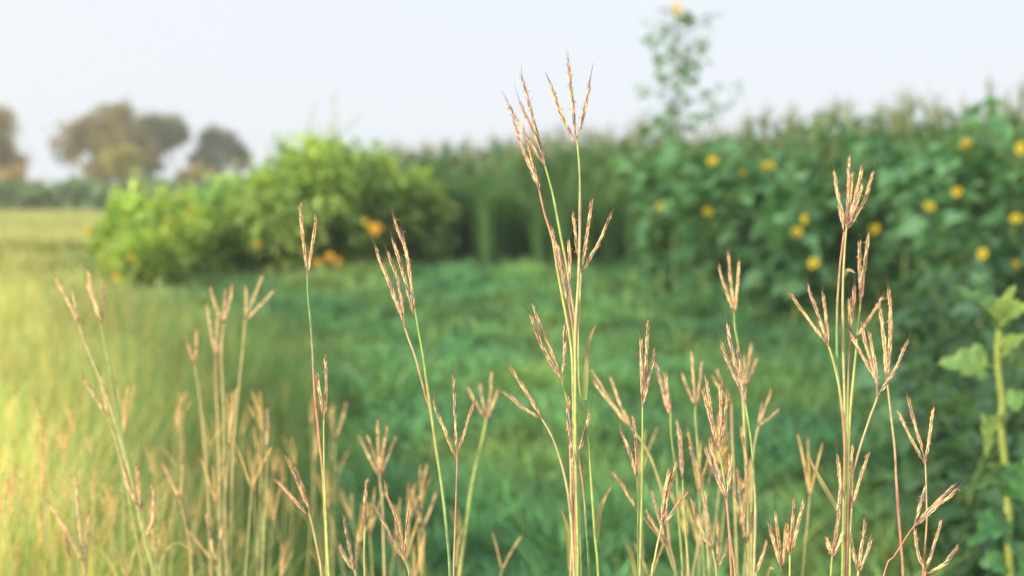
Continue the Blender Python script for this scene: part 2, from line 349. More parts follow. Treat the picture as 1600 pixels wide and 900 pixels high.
stalk('central stalk whose seed spikes hug the stems at mid height', 1.18, [890,482, 894,505, 897,533, 900,600, 902,700, 904,800, 907,900],
  [[861,352, 866,376, 873,402, 888,476], [869,377, 875,400, 881,430, 889,470], [889,377, 890,410, 890,445]], hue=[RED, GRN, YEL])
stalk('central stalk with three seed spikes fanned to the right at mid height', 1.22, [908,427, 906,470, 904,553, 907,613, 914,645, 920,700, 925,770, 930,840, 935,900],
  [[895,333, 899,362, 903,402], [925,309, 919,355, 909,420], [956,331, 946,355, 933,383, 909,426]],
  leaf=[[931,507, 921,530, 916,567, 913,625], [957,758, 946,775, 936,800, 931,850]], purple=.15, hue=[TAN, GRN, GRN, RED])
stalk('stalk left of the central clump with paired grey-tan spikes above two drooping ones', 1.20, [878,598, 884,615, 887,635, 891,690, 892,740, 893,800, 897,900],
  [[832,473, 841,500, 854,532, 875,584], [828,490, 837,515, 849,545, 877,594], [883,503, 882,545, 880,588]], leaf=[[877,797, 884,820, 888,850, 890,890]], purple=.5, hue=[GRN, TAN, RED])
stalk('low arching stalk bowing left with two nodding seed spikes beside the central clump', 1.17, [847,655, 858,673, 867,693, 878,727, 887,767, 892,807, 895,860, 897,900],
  [[796,573, 812,597, 828,622, 845,651], [784,611, 802,624, 822,640, 846,654]], purple=.1, hue=[TAN, YEL, GRN])
stalk('short stalk inside the central clump with a purple-grey spike held upright', 1.19, [895,735, 896,760, 896,810, 893,860, 892,900],
  [[890,617, 888,650, 891,690, 895,733], [887,640, 890,672, 893,705, 895,735]], purple=.9, hue=[RED, TAN])
stalk('short red-stemmed stalk at the right of the central clump with one slanting spike', 1.20, [904,710, 908,740, 912,767, 917,833, 921,900],
  [[922,640, 917,662, 911,685, 904,708]], purple=.2, hue=[RED, GRN2])
# --- stalks left of centre
stalk('sharply focused stalk with two long speckled spikes and one purple spike, left of centre', 1.20, [648.5,483, 652,505, 656,528, 662,562, 666,592, 675,651, 684,715, 693,776, 700,850, 703,900],
  [[614,333, 622,360, 634,392, 642,440, 647,482], [626,353, 632,382, 638,410, 642,440, 646,474], [613,370, 620,395, 630,428, 647,491]], purple=.25, hue=[GRN, GRN, GRN2, RED])
stalk('slender red-stemmed stalk leaning left with three braided seed spikes left of centre', 1.19, [633,513, 640,534, 648.5,556, 657,588, 665,617, 673,645, 681,700, 690,760, 698,830, 704,900],
  [[586,382, 594,408, 607,440, 630,503], [604,391, 612,412, 622,440, 631,493], [597,408, 604,430, 614,455, 630,500]], purple=.12, hue=[TAN, RED])
stalk('small stalk with an open trident of thin spikes on a wiry red stem', 1.18, [714,712, 714,735, 713,765, 711,829, 709,900],
  [[675,620, 683,645, 695,673, 712,716], [709,585, 710,615, 711,651, 714,703], [742,624, 736,643, 729,665, 716,706]], leaf=[[723,824, 717,838, 712,860, 710,885]], w=.8, purple=.3, r=.0009, hue=[RED, TAN])
stalk('short stalk near the bottom edge with three spread thin spikes, centre left', 1.20, [634,878, 637,889, 640,905],
  [[584,786, 594,807, 607,829, 633,880], [600,751, 607,780, 618,808, 632,866], [641,779, 638,805, 635,830, 633,868]], w=.85, purple=.4, hue=[GRN, GRN2])
stalk('tall straight stalk with a V of two upright spikes standing against the green bush', 1.30, [480.5,432, 481,460, 485,499, 488.5,549, 491,601, 495.5,651, 500,697, 504.5,740, 507,793, 509,829, 511,900],
  [[469,315, 471,345, 474,375, 480,426], [494,337, 491,362, 487,390, 481,430]], w=1.05, purple=.1, hue=[GRN2, RED, GRN])
stalk('thin stalk twined along the tall V-headed one, two spikes side by side', 1.29, [506,656, 506,687, 507,740, 509,793, 511,850, 514,900],
  [[508,553, 509,585, 509,620, 507,652], [495,583, 499,610, 503,635, 506,654]], purple=.1, hue=[GRN, YEL])
stalk('short leaning stalk with two clasped spikes and one thrown far left, low left of centre', 1.36, [483,802, 488,820, 492,840, 498,870, 503,902],
  [[446,710, 455,730, 466,755, 482,795], [461,729, 468,748, 475,768, 483,798], [429,748, 443,762, 456,777, 481,804]], purple=.05, hue=[TAN, YEL], tan=.4)
stalk('soft green-stemmed stalk with a broad blurred head right of the wiry trident stalk', 1.85, [760,655, 754,685, 746,715, 740,745, 734,779, 725,847, 718,900],
  [[732,606, 741,625, 757,652], [750,598, 753,620, 759,650], [768,580, 767,610, 761,652], [779,608, 772,628, 762,654]], w=1.2, r=.0018, hue=[GRN, GRN, YEL])
stalk('blurred stalk with a full brush of five spikes low left of centre', 1.75, [593,742, 595,765, 598,793, 599,845, 601,900],
  [[574,679, 581,700, 592,738], [590,656, 591,690, 593,738], [606,664, 601,690, 594,738], [619,683, 610,704, 595,740], [562,683, 574,708, 591,742]], w=1.2, hue=[TAN, YEL], tan=.5)
stalk('narrow dark-tipped stalk with one straight spike rising beside the blurred brush-headed one', 1.38, [571,805, 570,830, 569,860, 570,902],
  [[573,748, 572,770, 571,804], [570,770, 569,795, 570,826]], purple=.5, tan=.3)
stalk('short stalk at the bottom edge with three stubby spikes, left of centre', 1.4, [554,893, 556,905],
  [[537,804, 541,830, 553,890], [531,853, 539,870, 553,893], [561,829, 559,855, 555,890]], tan=.4)
stalk('faint pale stalk with a wide V of spikes right of the low trident head', 1.95, [661,825, 661,850, 660,900],
  [[645,765, 650,790, 660,822], [682,768, 674,792, 662,823]], w=1.1, tan=.5, hue=[GRN, YEL])
stalk('blurred stalk with one straight brown spike standing alone on the left', 1.85, [417,700, 417,735, 415,780, 412,840, 410,900], [[417,640, 418,670, 417,700]], w=1.3, tan=.2, hue=[YEL, GRN])
stalk('ghostly pale stalk right behind the V-headed one', 2.3, [524,690, 522,740, 521,800, 520,900], [[542,628, 535,655, 524,688], [519,638, 520,662, 523,688]], w=1.2, tan=.3, hue=[GRN, GRN2])
# --- group right of centre
stalk('sharp stalk with three tight upright spikes on a bright green stem right of centre', 1.21, [1004,637, 1004,669, 1003.5,755, 1002,813, 1001,854, 1000,900],
  [[1002,524, 1002,560, 1003,622], [1012.5,499, 1011,535, 1009,575, 1005,630], [1024,544, 1019,570, 1013,595, 1004,636]], purple=.3, hue=[GRN, GRN, RED])
stalk('slim stalk with two converging spikes left of the bright green stem', 1.22, [995.5,745, 996,765, 997,784, 997,840, 997,900],
  [[968.5,663, 975,685, 984,708, 995,746], [989.5,648, 992,675, 994,700, 996,742]], purple=.15, leaf=[[974.5,848, 981,857, 987,872, 993,905]], hue=[GRN, GRN2])
stalk('stalk with two clasped spikes crossed by a third pointing right, low right of centre', 1.21, [1034,820, 1031,835, 1026.5,854, 1021,885, 1018,902],
  [[1058,721, 1051,748, 1043,777, 1035,814], [1047,732, 1041,760, 1036,790, 1034,815], [1074,767, 1064,782, 1053,797, 1036,821]], purple=.25, hue=[YEL, TAN])
stalk('arching red-stemmed stalk with pale spikes leaning left towards the central clump', 1.55, [986,668, 997,682, 1008,698, 1018,718, 1026,740, 1036,773, 1042,810, 1047,854, 1057,902],
  [[922,574, 938,600, 955,628, 985,667], [924,592, 942,615, 960,638, 985,668], [953,587, 962,612, 971,636, 986,666]], w=1.1, tan=.2, hue=[YEL, RED, GRN2])
stalk('low stalk with long pale spikes slanting down from upper left, right of centre', 1.45, [1042,855, 1046,870, 1052,890, 1056,905],
  [[957,736, 975,762, 994,795], [1008,796, 1022,820, 1041,853], [1016,764, 1026,795, 1040,848]], w=1.05, tan=.3)
stalk('soft stalk with a thick club-like spike and a thinner one to its left', 1.45, [1048,640, 1049,683, 1057,741, 1061,813, 1067,902],
  [[1039.5,583, 1043,610, 1048,642], [1025,568, 1032,595, 1046,648]], w=1.35, hue=[GRN, GRN, YEL])
stalk('soft stalk carrying one thick straight golden spike, amid the right centre group', 1.38, [1067,750, 1068,784, 1072,840, 1076,902], [[1058,654, 1062,690, 1064,720, 1067,750], [1061,668, 1064,700, 1067,744]], w=1.15, tan=.3, hue=[GRN, YEL])
stalk('blurred three-spiked stalk with evenly spread fingers behind the right centre group', 1.6, [1087,637, 1086,645, 1089,683, 1094,741, 1102,800, 1108,902],
  [[1066,583, 1074,606, 1086,634], [1081,547, 1083,590, 1087,632], [1096,562, 1094,595, 1088,634]], w=1.1, hue=[GRN, TAN])
stalk('stalk with a long heavy golden spike running down its length, right of centre', 1.42, [1114,860, 1117,880, 1120,902],
  [[1093,735, 1099,770, 1106,810, 1113,856], [1075,687, 1083,712, 1094,745, 1098,765], [1080,779, 1089,808, 1103,842, 1112,856]], w=1.15, tan=.4)
stalk('sharp stalk with four crowded orange-speckled spikes in the right centre group', 1.24, [1123,704, 1128,727, 1133,761, 1136,790, 1139,830, 1143,902],
  [[1103,586, 1108,625, 1115,668, 1122,700], [1125,597, 1126,635, 1125,692], [1136,620, 1132,655, 1126,695], [1098,606, 1106,640, 1120,692]], purple=.15, hue=[GRN, RED])
stalk('sharp green stalk with two purplish spikes to the left, one to the right', 1.20, [1136,782, 1138,813, 1143.5,857, 1149,902],
  [[1101.5,698, 1108,718, 1117,740, 1134,779], [1109,683, 1114,708, 1122,735, 1135,780], [1141,712, 1140,740, 1137,778]], purple=.55, hue=[RED, GRN])
stalk('tall stalk with a dense purple-and-pink cluster of spikes on a curving green stem', 1.23, [1165,632, 1167,645, 1174,692, 1178,741, 1180.5,799, 1179,860, 1178,902],
  [[1136,502, 1140,530, 1148,565, 1163,622], [1126,533, 1133,553, 1144,580, 1159,612], [1138,520, 1146,560, 1154,595, 1164,628], [1152,542, 1156,570, 1160,600, 1165,630]], purple=.6, w=1.1, hue=[GRN, TAN, YEL, GRN])
stalk('blurred three-fingered head raised above the others right of centre, on a green stem', 1.5, [1147,491, 1148,510, 1154,545, 1160,600, 1164,700, 1168,800, 1170,902],
  [[1123,414, 1130,440, 1146,487], [1138,391, 1141,430, 1147,485], [1154.5,405, 1153,440, 1148,487]], w=1.15, hue=[GRN, YEL])
stalk('pale blurred stalk with a bunch of spikes behind the purple-and-pink cluster', 1.7, [1165,606, 1164,650, 1166,740, 1168,902],
  [[1174,537, 1171,565, 1166,602], [1163,556, 1164,580, 1165,604], [1182,562, 1175,582, 1166,604]], w=1.2, tan=.4)
stalk('blurred stalk with two spikes leaning left, half hidden behind the right centre group', 1.7, [1143,630, 1144,680, 1148,780, 1152,902],
  [[1120,577, 1130,600, 1142,627], [1114,588, 1126,610, 1142,630]], w=1.2, tan=.4)
stalk('blurred stalk with spikes splayed to the upper right beside the curving green stem', 1.6, [1185,667, 1181,683, 1177,710, 1175,760, 1174,830, 1174,902],
  [[1205.5,608, 1197,635, 1186,664], [1216,641, 1202,653, 1186,667], [1191,630, 1188,648, 1185,665]], w=1.1, tan=.3, hue=[TAN, YEL])
stalk('dim purplish stalk, a column of overlapping spikes low in the right centre group', 1.48, [1165,850, 1167,875, 1168,905],
  [[1147,765, 1153,795, 1164,845], [1163.5,745, 1162,790, 1164,846], [1152,730, 1157,775, 1163,830], [1175,800, 1173,825, 1166,850], [1158,668, 1163,700, 1168,735]], w=1.15, purple=.6)
stalk('short stalk with a fan of three spikes leaning left at the bottom right of centre', 1.26, [1222,893, 1223,905], [[1202,819, 1207,840, 1220,888], [1211,796, 1215,830, 1221,890], [1228,822, 1226,850, 1223,890]], purple=.1)
stalk('short stalk with two long spikes opening right at the bottom right of centre', 1.25, [1234,868, 1234,905], [[1240,776, 1239,810, 1235,862], [1256,782, 1248,815, 1236,866], [1229,819, 1231,840, 1233,866]], purple=.1, hue=[YEL, GRN])
stalk('very short stalk with one tilted spike and a curled leaf by the bottom edge', 1.27, [1181,897, 1180,910], [[1198,845, 1191,868, 1182,895]], leaf=[[1210,890, 1203,888, 1198,896, 1194,910]], purple=.1)
stalk('blurred single-spike stalk at the bottom edge left of the dim purplish stalk', 1.45, [1121,880, 1120,905], [[1122,814, 1122,845, 1121,878], [1138,842, 1132,865, 1122,885]], w=1.1, tan=.3)
# --- right group
stalk('tall right-hand stalk crowned by a bouquet of six pinkish spikes', 1.31, [1322.5,357, 1319.5,395, 1317,450, 1317,500, 1318,560, 1321,673, 1323.5,749, 1323,824, 1323.5,902],
  [[1304,267, 1307,292, 1313,320, 1321,350], [1327,240, 1326,275, 1325,310, 1322.5,350], [1348,260, 1342,285, 1335,312, 1326,350], [1365,265, 1358,290, 1348,318, 1325,357], [1348,289, 1341,310, 1334,330, 1324,354], [1332,268, 1330,295, 1327,325, 1323,352]], w=1.05, purple=.05, hue=[YEL, TAN, GRN, GRN])
stalk('bare red-and-green stem running beside the bouquet-headed stalk, small spike near its top', 1.29, [1319,362, 1313,410, 1310,450, 1308,487, 1308,560, 1312,610, 1317,655, 1321,720, 1322,800, 1320,902], [[1311,318, 1314,338, 1319,361]], hue=[RED, GRN2, GRN], w=.8)
stalk('right-hand stalk with two upright spikes just below the bouquet head', 1.33, [1344.5,476, 1341,509, 1336.5,560, 1331,617, 1327,673, 1325,760, 1326,902],
  [[1343,377, 1343,410, 1344,455], [1357.5,362, 1353,400, 1348,440, 1345,473]], leaf=[[1336,427, 1328,423, 1322,425, 1319,432]], w=1.1, purple=.1, hue=[GRN, YEL])
stalk('right-hand stalk whose open head reaches far left over the dark foliage', 1.28, [1295,542, 1301,560, 1312,609, 1318,655, 1320,700, 1318,800, 1316,902],
  [[1233,456, 1246,475, 1262,497, 1292,538], [1261,443, 1268,465, 1278,492, 1293,534], [1286,457, 1289,485, 1292,510, 1295,539]], purple=.15, hue=[YEL, RED, GRN])
stalk('right-hand stalk with a small pair of spikes and a long one leaning right, mid group', 1.33, [1329,523, 1327,560, 1325,620, 1324,700, 1322,800, 1326,902],
  [[1335.5,447, 1333,480, 1330,512], [1327,468, 1327,490, 1329,520], [1380,463, 1366,485, 1350,510, 1334,533]], hue=[RED, GRN])
stalk('right-hand stalk with crossed spikes on a red stem sweeping down to the left', 1.30, [1371,620, 1367,632, 1361,647, 1354,668, 1346,692, 1338,720, 1331,749, 1326,801, 1324,850, 1323,902],
  [[1325,517, 1337,537, 1350,560, 1369,594], [1346.5,503, 1352,535, 1360,562, 1370,598], [1357.5,516, 1362,540, 1367,570, 1371,606], [1419,531, 1408,556, 1397,580, 1374,615]], purple=.15, hue=[TAN, RED, RED])
stalk('right-hand stalk with one thick tall spike and a thinner one on a paler straight stem', 1.32, [1386,595, 1390,630, 1394,665, 1398,700, 1400,740, 1403,787, 1408.5,862, 1411,902],
  [[1387.5,447, 1391,480, 1391,525, 1387,590], [1372,468, 1377,500, 1382,540, 1385,590]], w=1.2, purple=.1, hue=[TAN, RED, GRN, GRN])
stalk('thin right-hand stalk with a clear trident of spikes near the right side', 1.24, [1446,726, 1447,750, 1447.5,772, 1448,817, 1444,870, 1442,902],
  [[1403,641, 1412,662, 1424,686, 1443,721], [1418,618, 1424,643, 1431,668, 1443,709], [1458.5,636, 1455,660, 1452,685, 1447,717]], purple=.2, w=.9, r=.001, hue=[TAN, RED])
stalk('bowed stalk with purple-grey spikes pointing to the upper right, lower right corner', 1.22, [1429,821, 1418,836, 1406.5,855, 1392,877, 1380,902],
  [[1492,757, 1478,771, 1462,786, 1433,817], [1497,762, 1482,777, 1465,790, 1434,819], [1444.5,764, 1439,785, 1431,812]], purple=.6, r=.0009, hue=[RED, TAN])
stalk('short stalk with three wide spikes at the bottom right corner', 1.26, [1446,893, 1445,910], [[1471,813, 1465,835, 1457,860, 1447,890], [1497,853, 1485,869, 1472,883, 1448,896], [1429,824, 1432,850, 1437,872, 1445,892]], w=.95, purple=.1)
stalk('right-hand stalk with a shaggy orange-brown lower head and a slender pointed leaf', 1.27, [1300,870, 1299,885, 1298,905],
  [[1312,790, 1309,820, 1301,866], [1293,845, 1296,856, 1300,869], [1315,836, 1310,852, 1301,870], [1308,711, 1311,735, 1313,765, 1309,800]], leaf=[[1263,709, 1269,727, 1278,745, 1294,772, 1310,800]], w=1.1, purple=.15, hue=[GRN, YEL])
stalk('right-hand stalk with one yellowish spike slanting right from the main bundle', 1.28, [1331,795, 1329,830, 1328,870, 1328,905], [[1357.5,707, 1351,727, 1344,748, 1331,793], [1333,694, 1331,715, 1330,745, 1331,785]], purple=.1, hue=[GRN, YEL])
stalk('short stalk with tan spikes leaning right at the foot of the right bundle', 1.25, [1341,893, 1340,908], [[1352,813, 1349,838, 1345,862, 1341,890], [1361,841, 1355,862, 1349,878, 1342,893], [1329,832, 1332,855, 1338,888]], purple=.3)
# --- blurred stalks at the left
stalk('blurred stalk at the far left with two pinkish spikes leaning left', 1.7, [123,506, 130,528, 139,550, 150,577, 161,605, 172,634, 183,667, 194,711, 208,760, 225,840, 245,902],
  [[86,433, 96,452, 108,474, 122,504], [114,455, 118,475, 123,503]], w=1.25, tan=.2, hue=[TAN, YEL, GRN])
stalk('blurred stalk at the left with three upright spikes on a long green stem', 1.7, [158,506, 164,540, 172,578, 179,615, 186,655, 197,711, 212,780, 230,860, 240,902],
  [[136,419, 142,445, 150,475, 158,504], [136,442, 146,470, 156,502], [161,436, 161,465, 158,503]], w=1.15, hue=[GRN, GRN2, YEL])
stalk('blurred stalk with two overlapping spikes halfway down the leaning stems on the left', 1.75, [169,652, 178,680, 188,715, 200,770, 215,850, 225,902], [[131,589, 145,615, 168,650], [158,590, 163,620, 169,650]], w=1.3, tan=.2)
stalk('blurred stalk with three full pink spikes low at the left', 1.65, [222,800, 228,830, 236,870, 240,905], [[194,728, 200,755, 215,790], [214,728, 217,760, 221,795], [239,758, 241,780, 238,815, 228,838]], w=1.5, tan=.1)
stalk('blurred stalk with a broad fork of spikes at the lower left corner', 1.75, [130,878, 133,905], [[75,783, 97,818, 128,876], [119,740, 122,790, 128,860], [140,800, 136,835, 130,874]], w=1.3, tan=.4)
stalk('golden blurred stalk leftmost of the bushy cluster, long straight stem', 2.0, [349,508, 346,560, 350,640, 350,720, 352,800, 354,902], [[329,448, 336,475, 348,505], [352,452, 351,480, 349,506], [364,444, 358,475, 350,506]], w=1.25, tan=.6)
stalk('golden blurred stalk of the bushy cluster with spikes swept to the upper right', 2.0, [383,500, 380,540, 374,600, 366,680, 362,760, 360,902], [[411,430, 399,460, 384,497], [431,451, 410,474, 385,500], [384,447, 385,470, 384,497]], w=1.25, tan=.6)
stalk('golden blurred stalk lower in the bushy cluster with a small pointed head', 2.05, [337,560, 338,620, 342,700, 345,902], [[322,472, 328,505, 336,556], [340,490, 339,520, 337,557], [352,500, 346,530, 338,558]], w=1.2, tan=.6)
stalk('blurred stalk left of the golden cluster with two short tan spikes', 2.05, [304,570, 312,620, 320,700, 326,790, 330,902], [[290,524, 296,545, 304,567], [307,512, 307,540, 305,567]], w=1.25, tan=.5)
stalk('blurred stalk with a single slanting spike below the golden cluster', 1.9, [281,780, 288,810, 296,850, 300,905], [[253,722, 264,745, 280,778], [285,725, 285,750, 281,777]], w=1.2, tan=.5)
stalk('blurred stalk with a low V of spikes, left of the single brown spike', 1.7, [338,884, 340,905], [[296,828, 312,850, 336,882], [348,822, 344,850, 339,880], [322,800, 328,835, 337,878]], w=1.25, tan=.3)

# --- unnamed filling stalks (many alike, far out of focus)
def proto_stalk(seed):
    random.seed(seed); root = thing('grass_stalk', (0, 0, 0)); lean = random.uniform(-.06, .06)
    top = np.array([lean+.02, random.uniform(-.03, .03), .94]); S = spline([[0, 0, -.02], [lean*.1, 0, .3], [lean*.5, 0, .65], top], 40)
    g = G(); tube(g, S, np.linspace(.0021, .0011, 40), np.linspace(0, 1, 40)[:, None]*(TAN*.7+YEL*.3)+np.linspace(1, 0, 40)[:, None]*GRN*.9, 6); g.build('stem', M_stem, root)
    for k in range(random.randint(2, 5)):
        a = random.uniform(-.5, .5)+lean; L_ = random.uniform(.06, .1); b = random.uniform(-.25, .25)
        e = top+np.array([math.sin(a), b, math.cos(a)])*L_; spike(root, (0, 0, 0), [top, (top+e)/2+np.array([-a*.004, 0, 0]), e], random.uniform(.7, 1.05), .02, anth=False, warm=1.6)
    for s in (1,):
        b = S[random.randint(14, 26)]; sx = random.choice((-1, 1)); L_ = random.uniform(.07, .12); g = G()
        strip(g, spline([b, b+np.array([sx*.03, .01, L_*.6]), b+np.array([sx*.09, .02, L_])], 14), .0018*np.sin(np.linspace(.7, 3.1, 14)), np.array([.3, -1, .2]), [.40, .40, .13], .3)
        g.build('leaf_blade', M_leaf, root)
    return root
protos = [proto_stalk(100+k) for k in range(7)]
def fill(n, pxr, dr, topr, label, group, seed):
    random.seed(seed)
    for k in range(n):
        px = random.uniform(*pxr); d = random.uniform(*dr); ty = random.uniform(*topr(px)); p = at(px, ty, d)
        src = protos[k % 7]
        if 'label' not in src: o = src
        else: o = copy_tree(src)
        s = p[2]/1.02; o.location = (p[0], p[1], 0); o.scale = (s, s, s); o.rotation_euler = (random.uniform(-.05, .05), random.uniform(-.08, .08), random.choice((0, math.pi))+random.uniform(-.7, .7))
        tag(o, label, 'grass stalk', group)
fill(105, (-20, 520), (1.8, 3.3), lambda px: (600+max(0, (150-px))*.3, 860), 'one of many out-of-focus golden grass stalks crowding the lower left', 'blurred golden stalks at the lower left', 5)
fill(12, (520, 700), (1.7, 2.4), lambda px: (730, 870), 'one of the pale out-of-focus grass stalks low between the sharp ones, left of centre', 'pale blurred stalks low left of centre', 6)
fill(10, (1010, 1200), (1.6, 2.1), lambda px: (640, 840), 'one of the soft background grass stalks among the right centre group', 'soft stalks within the right centre group', 8)

# ------------------------------------------------------------------ shrubs, flowers, corn
def flower(parent, origin, c, face, rad, petals=15, col=(.85, .52, .03), disc=(.50, .22, .03)):
    face = unit(np.asarray(face, float)); a = unit(np.cross(face, [.1, .2, 1.])); b = np.cross(face, a); g = G()
    th = np.arange(petals)/petals*2*math.pi+rng.uniform(0, 1); D = np.cos(th)[:, None]*a+np.sin(th)[:, None]*b
    Yd = unit(D+face*rng.uniform(-.05, .3, (petals, 1))); X = unit(np.cross(Yd, face)); Zd = np.cross(X, Yd)
    cc = np.array(col)*rng.uniform(.8, 1.15, (petals, 1))
    scatter(g, PETAL[0], PETAL[1], c+D*rad*.28, X, Yd, Zd, np.full(petals, rad*.8)*rng.uniform(.85, 1.1, petals), cc)
    D2 = np.cos(th+.2)[:, None]*a+np.sin(th+.2)[:, None]*b
    fl = g.build('flower', M_petal, parent, origin)
    g = G(); rings = [(.36, 0), (.34, .08), (.22, .13), (.02, .14)]
    V = np.array([c+face*rad*h_+(a*math.cos(t)+b*math.sin(t))*rad*r_ for r_, h_ in rings for t in np.arange(10)/10*2*math.pi])
    F = [[i*10+k, i*10+(k+1) % 10, (i+1)*10+(k+1) % 10, (i+1)*10+k] for i in range(3) for k in range(10)]
    g.add(V, F, np.array(disc)); o = g.build('flower_disc', M_petal, fl, origin)
    return fl
def leaves(g, tmpl, loc, dirs, size, C):
    n = len(loc); Xa, Ya, Za = leaf_axes(n, dirs); scatter(g, tmpl[0], tmpl[1], loc, Xa, Ya, Za, size, C)

def shrub(label, cx, cy, rx, ry, hz, nleaf, size, col, col2, flowers, seed, group, lobes=9, tips=12, fcol=(.85, .5, .03), cat='shrub'):
    global rng; rng = np.random.default_rng(seed); z0 = float(ground(cx, cy)); base = np.array([cx, cy, z0]); root = thing('flowering_shrub', base, label, cat, group)
    # lobes form an uneven outline
    k = lobes; ang = rng.uniform(0, 2*math.pi, k); rr = rng.uniform(.1, .72, k)
    lc = np.stack([cx+np.cos(ang)*rr*rx, cy+np.sin(ang)*rr*ry, z0+hz*rng.uniform(.28, .72, k)*(1.05-.35*rr)], 1); lr = rng.uniform(.3, .46, k)*min(hz, rx)*rng.uniform(.8, 1.15, k)
    gs = G()
    for q, r_ in zip(lc, lr):
        P = spline([base+rng.normal(size=3)*[.08, .08, 0]-[0, 0, .02], base*.4+q*.6-[0, 0, hz*.1], q], 8); tube(gs, P, np.linspace(.014, .006, 8), [.14, .15, .05], 5)
    wts = lr**2/np.sum(lr**2); per = rng.choice(k, nleaf, p=wts); dd = rand_dirs(nleaf); dd[:, 2] = dd[:, 2]*.9
    # leaves gather in shoots
    ns = nleaf//14; sp = rng.choice(k, ns, p=wts); sd_ = rand_dirs(ns); sr = rng.uniform(.55, 1.12, ns)
    sc_ = lc[sp]+sd_*(lr[sp]*sr)[:, None]; si = rng.choice(ns, nleaf)
    loc = sc_[si]+rng.normal(size=(nleaf, 3))*.045*size/.08; dirs = unit(unit(loc-lc[sp[si]])+rng.normal(size=(nleaf, 3))*.55+[0, 0, -.15])
    loc[:, 2] = np.maximum(loc[:, 2], ground(loc[:, 0], loc[:, 1])+.02)
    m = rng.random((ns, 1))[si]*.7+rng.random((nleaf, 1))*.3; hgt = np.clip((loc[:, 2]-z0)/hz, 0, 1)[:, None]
    C = (np.array(col)*(1-m)+np.array(col2)*m)*(.55+.5*hgt)*rng.uniform(.65, 1.25, (nleaf, 1))  # lower leaves darkened: shade inside the bush painted into the colour
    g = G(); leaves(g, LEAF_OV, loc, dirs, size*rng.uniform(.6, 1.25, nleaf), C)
    for t in range(tips):   # shoots poking out of the outline
        a = rng.uniform(0, 2*math.pi); q = lc[rng.integers(k)]; r_ = lr[rng.integers(k)]; b = q+np.array([math.cos(a)*.3, math.sin(a)*.3, .85])*r_
        e = b+np.array([rng.normal()*.08, rng.normal()*.08, rng.uniform(.12, .3)])*hz
        P = spline([q, b, e], 12); tube(gs, P, np.linspace(.006, .002, 12), [.2, .24, .07], 4)
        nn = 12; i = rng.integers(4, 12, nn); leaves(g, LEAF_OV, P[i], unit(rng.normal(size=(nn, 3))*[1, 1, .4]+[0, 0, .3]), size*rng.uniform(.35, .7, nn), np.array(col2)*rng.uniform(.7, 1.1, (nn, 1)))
    gs.build('stems', M_stem, root, base); g.build('foliage', M_leaf, root, base)
    for (fx, fy, fd, fr) in flowers:
        c = at(fx, fy, fd); fl = flower(root, base, c, [-.4+rng.normal()*.2, -1, .35], fr*.62, 12, fcol, (.8, .35, .02))
    return root
GB = 'flowering bushes left of centre'
shrub('big rounded yellow-green bush left of centre with orange blooms at its foot', -1.62, 11.6, .88, .85, 1.32, 9500, .075, (.13, .28, .08), (.44, .54, .14),
      [(586,357,10.45,.085), (572,347,10.5,.04), (515,401,10.4,.06), (497,410,10.4,.05), (528,408,10.4,.045), (403,383,10.5,.04)], 21, GB, lobes=15, tips=22, fcol=(.92, .50, .03))
shrub('bushy green shoulder of leaves right of the big yellow-green bush, no flowers', -.92, 12.3, .48, .6, .82, 4800, .085, (.10, .23, .07), (.38, .46, .12), [], 22, GB, lobes=9)
shrub('lower bluish-green bush between the sprawling yellow one and the big bush', -2.4, 12.2, .6, .5, .74, 4400, .08, (.12, .28, .12), (.34, .46, .15), [(393,385,11.4,.045)], 23, GB, lobes=10)
shrub('sprawling yellow-flowered low bush at the far left of the bushes', -2.74, 11.1, .60, .75, .60, 6000, .075, (.17, .31, .08), (.46, .54, .12),
      [(182,430,10,.05), (173,438,10,.045), (168,412,10.1,.04), (205,400,10.1,.04), (300,325,10.3,.04), (262,345,10.2,.035), (137,362,10.3,.05), (232,378,10.2,.035), (215,425,10,.035)], 24, GB, lobes=14, tips=20, fcol=(.85, .58, .03))
shrub('small yellow-green tuft of leafy growth nearest the meadow, in front of the sprawling bush', -2.62, 10.0, .36, .4, .42, 2400, .07, (.17, .31, .08), (.46, .54, .12), [(182,432,9.4,.05), (205,402,9.4,.04)], 25, GB, lobes=8)

